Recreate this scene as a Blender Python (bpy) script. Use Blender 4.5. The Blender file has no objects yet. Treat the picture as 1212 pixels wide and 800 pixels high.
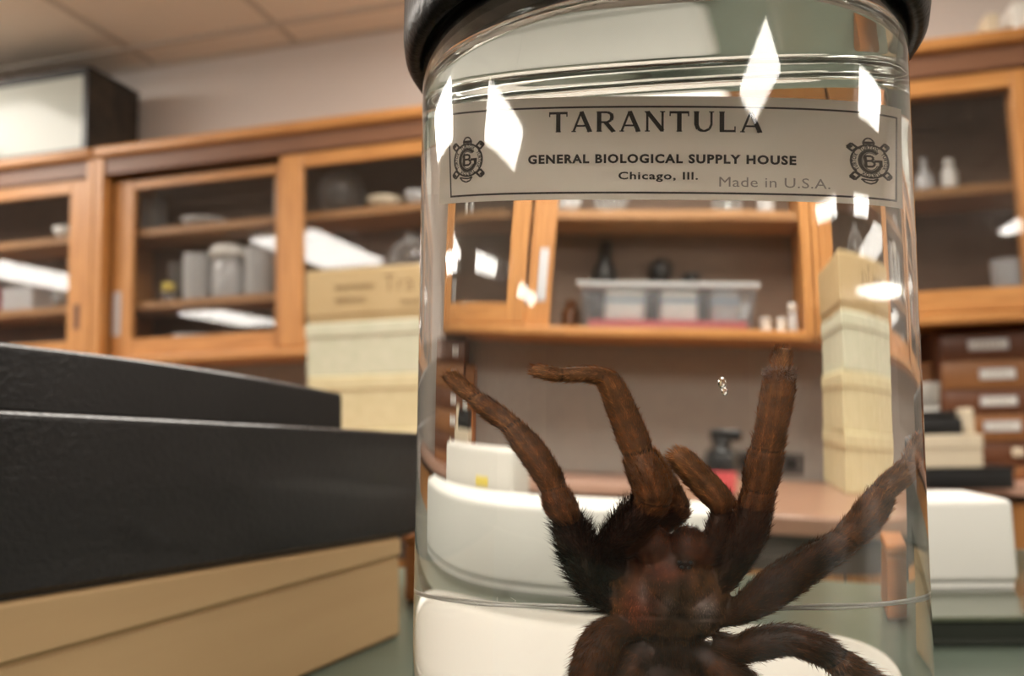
import bpy, bmesh, math, random
import numpy as np
from mathutils import Matrix, Vector
random.seed(7)
rng = np.random.default_rng(7)
S = bpy.context.scene
COL = S.collection
R_ = math.radians

# ---------------------------------------------------------------- camera
cd = bpy.data.cameras.new('camera')
cam = bpy.data.objects.new('camera', cd)
COL.objects.link(cam)
cam.matrix_world = (Matrix.Translation((0, 0, 1.05)) @ Matrix.Rotation(R_(95.6), 4, 'X')
                    @ Matrix.Rotation(R_(-1.5), 4, 'Z'))
cd.sensor_fit = 'HORIZONTAL'
cd.sensor_width = 36.0
cd.lens = 930.0 / 1212.0 * 36.0
cd.clip_start = 0.01
cd.dof.use_dof = True
cd.dof.focus_distance = 0.178
cd.dof.aperture_fstop = 12.5
S.camera = cam

# ---------------------------------------------------------------- world, exposure
w = bpy.data.worlds.new('world')
S.world = w
w.use_nodes = True
w.node_tree.nodes['Background'].inputs[0].default_value = (1, 1, 1, 1)
w.node_tree.nodes['Background'].inputs[1].default_value = 0.0
S.view_settings.view_transform = 'Standard'
S.view_settings.look = 'None'
S.view_settings.gamma = 1.0
S.view_settings.use_curve_mapping = False
S.view_settings.exposure = 1.62
cy = S.cycles
cy.max_bounces = 24
cy.transmission_bounces = 20
cy.glossy_bounces = 8
cy.diffuse_bounces = 5
cy.transparent_max_bounces = 24
cy.caustics_refractive = True
cy.caustics_reflective = False
cy.sample_clamp_indirect = 8.0
cy.use_denoising = True
LAMP = 7.5            # emission of the fluorescent lenses

# ---------------------------------------------------------------- material helpers
def newmat(name):
    m = bpy.data.materials.new(name)
    m.use_nodes = True
    nt = m.node_tree
    nt.nodes.clear()
    out = nt.nodes.new('ShaderNodeOutputMaterial')
    return m, nt, out

def lk(nt, a, b):
    nt.links.new(a, b)

def pbr(name, col, rough=0.5, metal=0.0, col2=None, scale=20.0, stretch=(1, 1, 1), bump=0.0, bscale=None,
        spec=0.5, coat=0.0, detail=4.0, coord='Object', sss=0.0):
    m, nt, out = newmat(name)
    p = nt.nodes.new('ShaderNodeBsdfPrincipled')
    p.inputs['Roughness'].default_value = rough
    p.inputs['Metallic'].default_value = metal
    p.inputs['Specular IOR Level'].default_value = spec
    p.inputs['Coat Weight'].default_value = coat
    p.inputs['Base Color'].default_value = (*col, 1)
    lk(nt, p.outputs[0], out.inputs[0])
    if col2 or bump:
        tc = nt.nodes.new('ShaderNodeTexCoord')
        mp = nt.nodes.new('ShaderNodeMapping')
        mp.inputs['Scale'].default_value = stretch
        lk(nt, tc.outputs[coord], mp.inputs['Vector'])
        no = nt.nodes.new('ShaderNodeTexNoise')
        no.inputs['Scale'].default_value = scale
        no.inputs['Detail'].default_value = detail
        lk(nt, mp.outputs[0], no.inputs['Vector'])
        if col2:
            r = nt.nodes.new('ShaderNodeValToRGB')
            r.color_ramp.elements[0].position = 0.3
            r.color_ramp.elements[1].position = 0.72
            r.color_ramp.elements[0].color = (*col, 1)
            r.color_ramp.elements[1].color = (*col2, 1)
            lk(nt, no.outputs['Fac'], r.inputs[0])
            lk(nt, r.outputs[0], p.inputs['Base Color'])
        if bump:
            n2 = no
            if bscale:
                n2 = nt.nodes.new('ShaderNodeTexNoise')
                n2.inputs['Scale'].default_value = bscale
                n2.inputs['Detail'].default_value = 3
                lk(nt, mp.outputs[0], n2.inputs['Vector'])
            b = nt.nodes.new('ShaderNodeBump')
            b.inputs['Strength'].default_value = bump
            b.inputs['Distance'].default_value = 0.002
            lk(nt, n2.outputs['Fac'], b.inputs['Height'])
            lk(nt, b.outputs[0], p.inputs['Normal'])
    return m

def emit(name, col, s):
    m, nt, out = newmat(name)
    e = nt.nodes.new('ShaderNodeEmission')
    e.inputs[0].default_value = (*col, 1)
    e.inputs[1].default_value = s
    lk(nt, e.outputs[0], out.inputs[0])
    return m

def glass(name, ior, col=(1, 1, 1)):
    m, nt, out = newmat(name)
    g = nt.nodes.new('ShaderNodeBsdfGlass')
    g.inputs['Color'].default_value = (*col, 1)
    g.inputs['Roughness'].default_value = 0.0
    g.inputs['IOR'].default_value = ior
    lk(nt, g.outputs[0], out.inputs[0])
    return m

def thin_glass(name, tint, haze=0.0, hazecol=(.7, .72, .72), refl=1.0, rim=0.0):
    m, nt, out = newmat(name)
    t = nt.nodes.new('ShaderNodeBsdfTransparent')
    t.inputs[0].default_value = (*tint, 1)
    d = nt.nodes.new('ShaderNodeBsdfDiffuse')
    d.inputs[0].default_value = (*hazecol, 1)
    mx = nt.nodes.new('ShaderNodeMixShader')
    lh = nt.nodes.new('ShaderNodeLayerWeight')
    lh.inputs['Blend'].default_value = .5
    ph = nt.nodes.new('ShaderNodeMath')
    ph.operation = 'POWER'
    ph.inputs[1].default_value = 2.5
    lk(nt, lh.outputs['Facing'], ph.inputs[0])
    ah = nt.nodes.new('ShaderNodeMath')
    ah.operation = 'MULTIPLY_ADD'
    ah.inputs[1].default_value = rim  # diffuse haze and rim paint in the bright edges and highlights of glass
    ah.inputs[2].default_value = haze
    ah.use_clamp = True
    lk(nt, ph.outputs[0], ah.inputs[0])
    lk(nt, ah.outputs[0], mx.inputs[0])
    lk(nt, t.outputs[0], mx.inputs[1])
    lk(nt, d.outputs[0], mx.inputs[2])
    gl = nt.nodes.new('ShaderNodeBsdfGlossy')
    gl.inputs['Roughness'].default_value = 0.02
    lw = nt.nodes.new('ShaderNodeLayerWeight')
    lw.inputs['Blend'].default_value = .5
    pw = nt.nodes.new('ShaderNodeMath')
    pw.operation = 'POWER'
    pw.inputs[1].default_value = 5
    lk(nt, lw.outputs['Facing'], pw.inputs[0])
    mm = nt.nodes.new('ShaderNodeMath')
    mm.operation = 'MULTIPLY_ADD'
    mm.inputs[1].default_value = .96
    mm.inputs[2].default_value = .04 * refl
    mm.use_clamp = True
    lk(nt, pw.outputs[0], mm.inputs[0])
    m2 = nt.nodes.new('ShaderNodeMixShader')
    lk(nt, mm.outputs[0], m2.inputs[0])
    lk(nt, mx.outputs[0], m2.inputs[1])
    lk(nt, gl.outputs[0], m2.inputs[2])
    lk(nt, m2.outputs[0], out.inputs[0])
    return m

M = {}
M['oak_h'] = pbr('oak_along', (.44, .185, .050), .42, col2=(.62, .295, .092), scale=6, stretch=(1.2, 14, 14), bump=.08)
M['oak_v'] = pbr('oak_upright', (.44, .185, .050), .42, col2=(.62, .295, .092), scale=6, stretch=(14, 14, 1.2), bump=.08)
M['oak_frieze'] = pbr('dark_oak_frieze', (.17, .075, .038), .5, col2=(.22, .10, .05), scale=6, stretch=(1.2, 14, 14))
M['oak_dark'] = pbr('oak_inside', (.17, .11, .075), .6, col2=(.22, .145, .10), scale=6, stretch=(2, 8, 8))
M['shelf'] = pbr('shelf_wood', (.36, .18, .07), .5, col2=(.48, .25, .10), scale=6, stretch=(1.2, 10, 10))
M['wall'] = pbr('wall_paint', (.67, .615, .575), .8, col2=(.71, .65, .61), scale=60, bump=.05)
M['wall_far'] = pbr('dark_far_wall', (.06, .055, .05), .9, spec=.1)
M['wall_side'] = pbr('side_wall_paint', (.50, .46, .42), .8)
M['splash'] = pbr('grey_splash_paint', (.36, .335, .30), .6, col2=(.40, .375, .335), scale=30)
M['tile'] = pbr('ceiling_tile', (.86, .79, .70), .9, col2=(.89, .82, .735), scale=120, bump=.15)
M['tbar'] = pbr('t_bar', (.62, .56, .49), .6)
M['floor'] = pbr('floor_vinyl', (.22, .19, .16), .6, col2=(.26, .225, .19), scale=5)
M['lamp'] = emit('fluorescent_lens', (1.0, .93, .84), LAMP)
M['lamp_body'] = pbr('lamp_body', (.8, .8, .78), .5)
M['pane'] = thin_glass('cabinet_glass', (.95, .95, .95), .01, (.3, .3, .3), .8)
M['ware'] = thin_glass('glassware', (.92, .94, .94), .07, (.9, .92, .94), 1.2, .6)
M['bin'] = thin_glass('clear_bin_plastic', (.93, .94, .95), .06, (.8, .82, .85), 1.2, .4)
M['ware2'] = thin_glass('glassware_pale', (.88, .90, .90), .42, (.95, .96, .97), 1.2, .75)
M['white'] = pbr('white_plastic', (.80, .79, .74), .35)
M['white_board'] = pbr('white_card', (.74, .73, .68), .55, col2=(.78, .77, .72), scale=9)
M['white_gloss'] = pbr('white_glass_front', (.50, .52, .475), .14, spec=.12)
M['porcelain'] = pbr('porcelain', (.62, .59, .53), .25, coat=.2)
M['white_matt'] = pbr('white_matt', (.60, .575, .52), .6)
M['white_case'] = pbr('white_case_plastic', (.62, .60, .55), .5)
M['black'] = pbr('black_plastic', (.012, .012, .012), .4)
M['black_mottled'] = pbr('black_mottled', (.010, .009, .008), .5, col2=(.06, .045, .03), scale=14)
M['black_leather'] = pbr('black_leatherette', (.008, .0078, .0082), .28, bump=.2, scale=420, spec=.3, coat=.16, detail=2)
M['lid'] = pbr('black_bakelite', (.005, .005, .0055), .36, bump=.14, scale=160, bscale=420, spec=.2)
M['card'] = pbr('kraft_card', (.50, .33, .165), .7, col2=(.55, .37, .19), scale=7, stretch=(.6, 2, 6))
M['kraft_lid'] = pbr('kraft_box_lid', (.50, .365, .185), .75, col2=(.55, .41, .22), scale=12)
M['box_green'] = pbr('mottled_green_white_board', (.56, .57, .42), .8, col2=(.64, .63, .49), scale=34)
M['box_beige'] = pbr('mottled_beige_board', (.60, .53, .31), .8, col2=(.67, .60, .38), scale=34)
M['bench'] = pbr('green_bench_laminate', (.058, .074, .056), .28, col2=(.070, .088, .068), scale=30, spec=.25)
M['bench_body'] = pbr('bench_body', (.055, .038, .026), .6)
M['mat_green'] = pbr('green_binder', (.05, .06, .035), .30, col2=(.06, .07, .042), scale=40, spec=.7, coat=.6)
M['page_dark'] = pbr('dark_green_edge', (.010, .013, .007), .6)
M['table_top'] = pbr('brown_table_top', (.30, .17, .11), .35, col2=(.36, .21, .14), scale=5, stretch=(1, 8, 1))
M['counter'] = pbr('counter_top', (.50, .30, .22), .4, col2=(.55, .34, .25), scale=8)
M['draw_dark'] = pbr('walnut_drawer', (.115, .042, .018), .4, col2=(.16, .062, .028), scale=7, stretch=(1, 10, 10))
M['draw_light'] = pbr('chestnut_drawer', (.25, .105, .036), .4, col2=(.33, .145, .055), scale=7, stretch=(1, 10, 10))
M['metal'] = pbr('label_holder_metal', (.62, .62, .64), .35, metal=.7)
M['paper'] = None
M['ink'] = pbr('printing_ink', (.018, .013, .010), .6)
M['stamp'] = pbr('stamp_ink', (.36, .31, .28), .8)
M['pencil'] = pbr('pencil_mark', (.22, .14, .06), .8)
M['red'] = pbr('red_card', (.50, .05, .07), .5)
M['pinkred'] = pbr('red_tray', (.62, .10, .11), .4)
M['yellow'] = pbr('yellow_plastic', (.75, .60, .12), .4)
M['blue'] = pbr('blue_print', (.25, .38, .52), .5)
M['amber'] = pbr('amber_bottle', (.12, .045, .015), .15)
M['beige'] = pbr('beige_card', (.66, .57, .42), .7)
M['woodblock'] = pbr('orange_wood_block', (.34, .12, .03), .45, col2=(.42, .16, .045), scale=10, stretch=(1, 8, 8))
M['grey_strip'] = pbr('grey_outlet_strip', (.10, .095, .09), .5)
M['thread'] = pbr('white_thread', (.75, .72, .66), .8)
M['jar_glass'] = glass('jar_glass', 1.5, (.995, 1, .995))
M['liquid_side'] = glass('liquid_against_glass', 1.36 / 1.5, (.998, 1, .996))
M['liquid_top'] = glass('liquid_surface', 1.36)
M['bubble'] = glass('air_in_liquid', 1 / 1.36)

def paper_mat():
    m, nt, out = newmat('label_paper')
    tc = nt.nodes.new('ShaderNodeTexCoord')
    no = nt.nodes.new('ShaderNodeTexNoise')
    no.inputs['Scale'].default_value = 70
    no.inputs['Detail'].default_value = 6
    lk(nt, tc.outputs['Object'], no.inputs['Vector'])
    r = nt.nodes.new('ShaderNodeValToRGB')
    r.color_ramp.elements[0].color = (.96, .87, .78, 1)
    r.color_ramp.elements[1].color = (.99, .94, .87, 1)
    lk(nt, no.outputs['Fac'], r.inputs[0])
    d = nt.nodes.new('ShaderNodeBsdfDiffuse')
    t = nt.nodes.new('ShaderNodeBsdfTranslucent')
    lk(nt, r.outputs[0], d.inputs[0])
    lk(nt, r.outputs[0], t.inputs[0])
    mx = nt.nodes.new('ShaderNodeMixShader')
    mx.inputs[0].default_value = .55
    lk(nt, d.outputs[0], mx.inputs[1])
    lk(nt, t.outputs[0], mx.inputs[2])
    lk(nt, mx.outputs[0], out.inputs[0])
    return m
M['paper'] = paper_mat()

def attr_mat(name, trans, rough):
    m, nt, out = newmat(name)
    a = nt.nodes.new('ShaderNodeVertexColor')
    a.layer_name = 'tone'
    tc = nt.nodes.new('ShaderNodeTexCoord')
    no = nt.nodes.new('ShaderNodeTexNoise')
    no.inputs['Scale'].default_value = 420
    no.inputs['Detail'].default_value = 5
    lk(nt, tc.outputs['Object'], no.inputs['Vector'])
    mr = nt.nodes.new('ShaderNodeMapRange')
    mr.inputs['From Min'].default_value = .3
    mr.inputs['From Max'].default_value = .7
    mr.inputs['To Min'].default_value = .55
    mr.inputs['To Max'].default_value = 1.45
    lk(nt, no.outputs['Fac'], mr.inputs['Value'])
    mul = nt.nodes.new('ShaderNodeMix')
    mul.data_type = 'RGBA'
    mul.blend_type = 'MULTIPLY'
    mul.inputs['Factor'].default_value = 1
    lk(nt, a.outputs['Color'], mul.inputs['A'])
    lk(nt, mr.outputs[0], mul.inputs['B'])
    p = nt.nodes.new('ShaderNodeBsdfPrincipled')
    p.inputs['Roughness'].default_value = rough
    p.inputs['Specular IOR Level'].default_value = .25
    lk(nt, mul.outputs['Result'], p.inputs['Base Color'])
    if trans:
        t = nt.nodes.new('ShaderNodeBsdfTranslucent')
        lk(nt, mul.outputs['Result'], t.inputs[0])
        mx = nt.nodes.new('ShaderNodeMixShader')
        mx.inputs[0].default_value = trans
        lk(nt, p.outputs[0], mx.inputs[1])
        lk(nt, t.outputs[0], mx.inputs[2])
        lk(nt, mx.outputs[0], out.inputs[0])
    else:
        b = nt.nodes.new('ShaderNodeBump')
        b.inputs['Strength'].default_value = .5
        b.inputs['Distance'].default_value = .0004
        lk(nt, no.outputs['Fac'], b.inputs['Height'])
        lk(nt, b.outputs[0], p.inputs['Normal'])
        lk(nt, p.outputs[0], out.inputs[0])
    return m
M['spider'] = attr_mat('tarantula_cuticle', 0, .5)
M['hair'] = attr_mat('tarantula_hair', .45, .6)

# ---------------------------------------------------------------- mesh helpers
class MB:
    def __init__(self):
        self.v, self.f, self.s = [], [], []
    def add(self, verts, faces, smooth=False):
        o = len(self.v)
        self.v += [tuple(p) for p in verts]
        self.f += [tuple(i + o for i in f) for f in faces]
        self.s += [smooth] * len(faces)
        return self
    def box(self, x0, x1, y0, y1, z0, z1, bevel=0.0, seg=2):
        if bevel:
            bm = bmesh.new()
            bmesh.ops.create_cube(bm, size=1)
            for v in bm.verts:
                v.co = ((x0 + x1) / 2 + v.co.x * (x1 - x0), (y0 + y1) / 2 + v.co.y * (y1 - y0),
                        (z0 + z1) / 2 + v.co.z * (z1 - z0))
            bmesh.ops.bevel(bm, geom=bm.edges[:], offset=bevel, segments=seg, profile=.5, affect='EDGES')
            bm.verts.index_update()
            self.add([v.co[:] for v in bm.verts], [[v.index for v in f.verts] for f in bm.faces], seg > 1)
            bm.free()
            return self
        vs = [(x, y, z) for x in (x0, x1) for y in (y0, y1) for z in (z0, z1)]
        return self.add(vs, [(0, 1, 3, 2), (4, 6, 7, 5), (0, 4, 5, 1), (2, 3, 7, 6), (0, 2, 6, 4), (1, 5, 7, 3)])
    def lathe(self, prof, n=32, c=(0, 0, 0), smooth=True, closed=False):
        vs, fs = [], []
        k = len(prof)
        for j in range(n):
            a = 2 * math.pi * j / n
            for r, z in prof:
                vs.append((c[0] + r * math.cos(a), c[1] + r * math.sin(a), c[2] + z))
        for j in range(n):
            j2 = (j + 1) % n
            for i in range(k - 1):
                a, b, cc, d = j * k + i, j2 * k + i, j2 * k + i + 1, j * k + i + 1
                if prof[i][0] < 1e-9:
                    fs.append((a, cc, d))
                elif prof[i + 1][0] < 1e-9:
                    fs.append((a, b, d))
                else:
                    fs.append((a, b, cc, d))
        return self.add(vs, fs, smooth)
    def tube(self, pts, rad, n=8, cap=True):
        pts = [np.array(p, float) for p in pts]
        if not hasattr(rad, '__len__'):
            rad = [rad] * len(pts)
        vs, fs = [], []
        up = np.array([.123, .456, .88])
        for i, p in enumerate(pts):
            t = pts[min(i + 1, len(pts) - 1)] - pts[max(i - 1, 0)]
            t = t / (np.linalg.norm(t) + 1e-12)
            a = np.cross(t, up)
            if np.linalg.norm(a) < 1e-3:
                a = np.cross(t, (1, 0, 0))
            a /= np.linalg.norm(a)
            b = np.cross(t, a)
            up = b if i == 0 else up
            for j in range(n):
                th = 2 * math.pi * j / n
                vs.append(p + rad[i] * (math.cos(th) * a + math.sin(th) * b))
        for i in range(len(pts) - 1):
            for j in range(n):
                j2 = (j + 1) % n
                fs.append((i * n + j, i * n + j2, (i + 1) * n + j2, (i + 1) * n + j))
        if cap:
            fs.append(tuple(range(n))[::-1])
            fs.append(tuple((len(pts) - 1) * n + j for j in range(n)))
        return self.add(vs, fs, True)
    def ball(self, c, r, n=16, m=10):
        prof = [(math.sin(math.pi * i / m), -math.cos(math.pi * i / m)) for i in range(m + 1)]
        prof[0] = (0, -1); prof[-1] = (0, 1)
        t = MB().lathe(prof, n)
        rr = r if hasattr(r, '__len__') else (r, r, r)
        return self.add([(c[0] + v[0] * rr[0], c[1] + v[1] * rr[1], c[2] + v[2] * rr[2]) for v in t.v], t.f, True)
    def mesh(self, name, mat=None, merge=False, fixn=True):
        me = bpy.data.meshes.new(name)
        me.from_pydata(self.v, [], self.f)
        me.polygons.foreach_set('use_smooth', self.s)
        if merge or fixn:
            bm = bmesh.new(); bm.from_mesh(me)
            bmesh.ops.remove_doubles(bm, verts=bm.verts, dist=1e-6)
            if fixn:
                bmesh.ops.recalc_face_normals(bm, faces=bm.faces)
            bm.to_mesh(me); bm.free()
        me.update()
        if mat:
            me.materials.append(mat)
        return me

def link(name, data, parent=None, loc=None, rot=None):
    o = bpy.data.objects.new(name, data)
    COL.objects.link(o)
    if parent:
        o.parent = parent
    if loc is not None:
        o.location = loc
    if rot is not None:
        o.rotation_euler = rot
    return o

def part(name, mb, mat, parent=None, loc=None, rot=None, fixn=True):
    return link(name, mb.mesh(name, M[mat] if isinstance(mat, str) else mat, fixn=fixn), parent, loc, rot)

def tag(o, label, cat, group=None, kind=None):
    o['label'] = label
    o['category'] = cat
    if group:
        o['group'] = group
    if kind:
        o['kind'] = kind
    return o

def thing(name, label, cat, loc=(0, 0, 0), rz=0.0, group=None):
    o = link(name, None, None, loc, (0, 0, rz))
    o.empty_display_size = .02
    return tag(o, label, cat, group)

def struct(o):
    o['kind'] = 'structure'
    return o

def copy_tree(o, parent=None):
    c = o.copy()
    COL.objects.link(c)
    c.parent = parent
    for ch in o.children:
        copy_tree(ch, c)
    return c

def textmesh(s, width, height, bold=0.0, center=True, spacing=1.0):
    """flat lettering in the XZ plane, facing -Y, scaled to an exact width and cap height"""
    cu = bpy.data.curves.new('lettering', 'FONT')
    cu.body = s
    cu.offset = bold
    cu.space_character = spacing
    cu.resolution_u = 3
    ob = bpy.data.objects.new('lettering', cu)
    me = ob.to_mesh()
    v = np.array([x.co[:] for x in me.vertices])
    f = [tuple(p.vertices) for p in me.polygons]
    ob.to_mesh_clear()
    bpy.data.objects.remove(ob)
    bpy.data.curves.remove(cu)
    x0, x1 = v[:, 0].min(), v[:, 0].max()
    z1 = .729 if any(c.isupper() or c.isdigit() for c in s) else .55
    xs = (v[:, 0] - x0) / (x1 - x0) * width
    if center:
        xs -= width / 2
    zs = v[:, 1] / z1 * height
    return [(a, 0.0, b) for a, b in zip(xs, zs)], f

# wall frame: x along the cabinets, y towards the wall, z up; origin under the camera's foot point on the cabinet front
WA = R_(-14.3)
UX, UY = math.cos(WA), math.sin(WA)
W0 = (2.55 * math.sin(-WA), 2.55 * math.cos(WA))
def W(u, v, z):                      # v is measured out of the wall into the room
    return (W0[0] + UX * u + UY * v, W0[1] + UY * u - UX * v, z)

# ================================================================ the room
ZC = 2.655
def wslab(name, u0, u1, v0, v1, z0, z1, mat):
    o = part(name, MB().box(u0, u1, -v1, -v0, z0, z1), mat, None, W(0, 0, 0), (0, 0, WA))
    return struct(o)
wslab('floor', -10.2, 9.7, -.45, 13.2, -.05, 0, 'floor')
wslab('wall_back', -10.2, 9.7, -.45, -.35, 0, ZC + .05, 'wall')
wslab('wall_left', -10.2, -10.1, -.35, 13.2, 0, ZC + .05, 'wall_side')
wslab('wall_right', 9.6, 9.7, -.35, 13.2, 0, ZC + .05, 'wall_side')
wslab('wall_front', -10.1, 9.6, 13.1, 13.2, 0, ZC + .05, 'wall_far')
wslab('trim_1', -3.9, 4.4, -.349, -.338, .83, 1.284, 'splash')
ceil = wslab('ceiling', -10.2, 9.7, -.45, 13.2, ZC + .012, ZC + .06, 'tile')
TU, TV = .70, 1.40
tile_full = MB().box(0, TU - .03, -(TV - .03), 0, 0, .014, .003, 1).mesh('ceiling_tile', M['tile'])
tile_edge = MB().box(0, TU - .03, -.155, 0, 0, .014, .003, 1).mesh('ceiling_tile', M['tile'])
bar = MB().box(0, .022, -4.62, 0, 0, .012, 0).mesh('t_bar', M['tbar'])
for i in range(12):
    u = -2.35 + (i - 5) * TU
    link('ceiling_tile', tile_edge, ceil, (u + .015, .335, ZC - .004))
    for j in range(3):
        link('ceiling_tile', tile_full, ceil, (u + .015, .17 - j * TV - .015, ZC - .004))
    link('t_bar', bar, ceil, (u - .011, .345, ZC - .008))
for j in range(4):
    part('t_bar', MB().box(-6.0, 2.6, -.011, .011, 0, .012), 'tbar', ceil, (0, .17 - j * TV, ZC - .012))
part('wall_angle', MB().box(-6.0, 2.6, -.012, .012, 0, .014), 'tbar', ceil, (0, .338, ZC - .014))

# fluorescent fixtures on the ceiling of the room behind the camera
def fixture(u, v, length):
    t = thing('ceiling_light', 'long white fluorescent ceiling fixture with a glowing wraparound lens', 'light',
              W(u, v, ZC), WA, 'fluorescent ceiling fixtures')
    w2 = .36
    part('fixture_pan', MB().box(-w2, w2, -length, 0, -.035, .006, .004, 1), 'lamp_body', t)
    m = MB()
    pr = [(-w2 + .02, -.035), (-w2 + .05, -.075), (w2 - .05, -.075), (w2 - .02, -.035)]
    vs = [(x, y, z) for y in (-.02, -length + .02) for x, z in pr]
    m.add(vs, [(0, 1, 2, 3), (7, 6, 5, 4), (0, 4, 5, 1), (1, 5, 6, 2), (2, 6, 7, 3), (3, 7, 4, 0)])
    part('lens', m, 'lamp', t)
for u, v0, ln in ((-6.75, .42, 1.2), (-3.46, .42, 1.2), (4.3, .42, 1.2), (-6.75, 3.2, 1.7), (-3.46, 3.2, 1.4),
                  (2.95, 4.3, 1.1), (-6.95, 6.85, 1.6),
                  (-.16, .42, 1.2), (-.16, 3.2, 1.7), (7.2, .6, 1.2), (7.2, 3.0, 1.4)):
    fixture(u, v0, ln)

# ================================================================ wall cabinets
ZB, ZT = 1.285, 2.150
D = .325
def cab_root(name, label, u):
    t = thing(name, label, 'cabinet', W(u, 0, 0), WA)
    return t
def door(parent, x0, x1, y, handle=None, rails=(1.318, 2.035), stile=.095, gl=(1.385, 1.985), th=.024, plate_at=None):
    d = link('sliding_door', None, parent)
    d.empty_display_size = .02
    part('stile', MB().box(x0, x0 + stile, y, y + th, rails[0], rails[1], .003, 1), 'oak_v', d)
    part('stile', MB().box(x1 - stile, x1, y, y + th, rails[0], rails[1], .003, 1), 'oak_v', d)
    part('rail', MB().box(x0 + stile, x1 - stile, y + .001, y + th - .001, gl[1], rails[1], .002, 1), 'oak_h', d)
    part('rail', MB().box(x0 + stile, x1 - stile, y + .001, y + th - .001, rails[0], gl[0], .002, 1), 'oak_h', d)
    part('pane', MB().box(x0 + stile - .004, x1 - stile + .004, y + .010, y + .014, gl[0] - .004, gl[1] + .004), 'pane', d)
    if handle == 'pull':
        m = MB().box(x1 - .062, x1 - .034, y - .0015, y + .001, 1.43, 1.53, .001, 1)
        part('recessed_pull', m, 'draw_dark', d)
    if handle == 'plate' or handle == 'plate_l':
        px = x0 + (.022 if handle == 'plate' else .03)
        m = MB().box(px - .012, px + .024, y - .003, y + .001, 1.40, 1.575, .001, 1)
        part('finger_plate', m, 'metal', d)
    return d
def shelf(parent, x0, x1, z, th=.032):
    return part('shelf', MB().box(x0, x1, .075, D - .012, z - th, z, .003, 1), 'shelf', parent)
def carcass(parent, w, ledge=True):
    part('side_panel', MB().box(0, .02, .001, D, ZB, ZT - .02), 'oak_v', parent)
    part('side_panel', MB().box(w - .02, w, .001, D, ZB, ZT - .02), 'oak_v', parent)
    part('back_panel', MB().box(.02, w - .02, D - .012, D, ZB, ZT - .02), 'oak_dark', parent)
    part('bottom_panel', MB().box(.02, w - .02, .004, D - .012, ZB, ZB + .03), 'oak_h', parent)
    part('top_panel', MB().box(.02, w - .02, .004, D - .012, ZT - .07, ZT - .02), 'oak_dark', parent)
    part('cornice', MB().box(0, w, -.030, D, 2.108, ZT, .012, 3), 'oak_h', parent)
    part('frieze', MB().box(0, w, -.004, .03, 2.042, 2.109), 'oak_frieze', parent)  # band under the cornice in a darker oak tone
    part('bottom_rail', MB().box(0, w, -.012, .03, ZB - .002, 1.312, .004, 2), 'oak_h', parent)

cA = cab_root('wall_cabinet', 'oak wall cabinet farthest left, beneath the white-fronted case, one glass sliding door in view', -3.95)
wA = 1.605
carcass(cA, wA)
part('end_post', MB().box(wA - .03, wA + .0, -.012, .03, ZB, 2.108, .002, 1), 'oak_v', cA)
door(cA, .74, 1.575, .005, 'pull')
door(cA, .02, .82, .042)
shelf(cA, .02, wA - .02, 1.830); shelf(cA, .02, wA - .02, 1.540)

cB = cab_root('wall_cabinet', 'oak wall cabinet with two closed glass doors left of the specimen jar, laboratory glassware inside', -2.34)
wB = 1.69
carcass(cB, wB)
part('end_post', MB().box(0, .04, -.012, .034, ZB, 2.108, .002, 1), 'oak_v', cB)
part('end_post', MB().box(wB - .04, wB, -.012, .034, ZB, 2.108, .002, 1), 'oak_v', cB)
door(cB, .045, .865, .042, 'plate', rails=(1.318, 2.02))
door(cB, .81, 1.645, .005, None)
shelf(cB, .02, wB - .02, 1.830); shelf(cB, .02, wB - .02, 1.535)

cC = cab_root('wall_cabinet', 'oak wall cabinet behind the specimen jar, its glass doors slid to the right', -.645)
wC = 1.68
carcass(cC, wC)
part('end_post', MB().box(0, .05, -.012, .034, ZB, 2.108, .002, 1), 'oak_v', cC)
part('end_post', MB().box(wC - .04, wC, -.012, .034, ZB, 2.108, .002, 1), 'oak_v', cC)
door(cC, .74, 1.64, .042, 'plate_l')
door(cC, .845, 1.64, .005, None)
shelf(cC, .02, wC - .02, 1.715)

# ---------------------------------------------------------------- things on the cabinet shelves
def vessel(name, label, cat, u, v, z, r, h, mat='ware', kind='beaker', group=None):
    if kind == 'beaker':
        prof = [(0, 0), (r * .96, 0), (r, .006), (r, h - .006), (r * 1.05, h), (r * .99, h - .001), (r * .94, h - .008), (r * .94, .008), (0, .007)]
        o = part(name, MB().lathe(prof, 24), mat, None, W(u, v, z), (0, 0, WA))
    elif kind == 'bowl':
        prof = [(0, 0), (r * .5, 0), (r * .85, h * .45), (r, h), (r * .95, h), (r * .78, h * .45), (r * .45, .01), (0, .01)]
        o = part(name, MB().lathe(prof, 24), mat, None, W(u, v, z), (0, 0, WA))
    elif kind == 'flask':
        prof = [(0, 0), (r * .9, 0), (r, h * .12), (r * .85, h * .45), (r * .3, h * .7), (r * .28, h * .95), (r * .36, h), (r * .24, h), (r * .22, h * .7), (r * .8, h * .4), (r * .9, h * .1), (0, .006)]
        o = part(name, MB().lathe(prof, 24), mat, None, W(u, v, z), (0, 0, WA))
    elif kind == 'round':
        m = MB().ball((0, 0, r), r, 20, 12)
        m.lathe([(r * .3, r * 1.9), (r * .28, h), (r * .34, h), (r * .2, h - .004), (r * .2, r * 1.9)], 16)
        o = part(name, m, mat, None, W(u, v, z), (0, 0, WA))
    return tag(o, label, cat, group)

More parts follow.
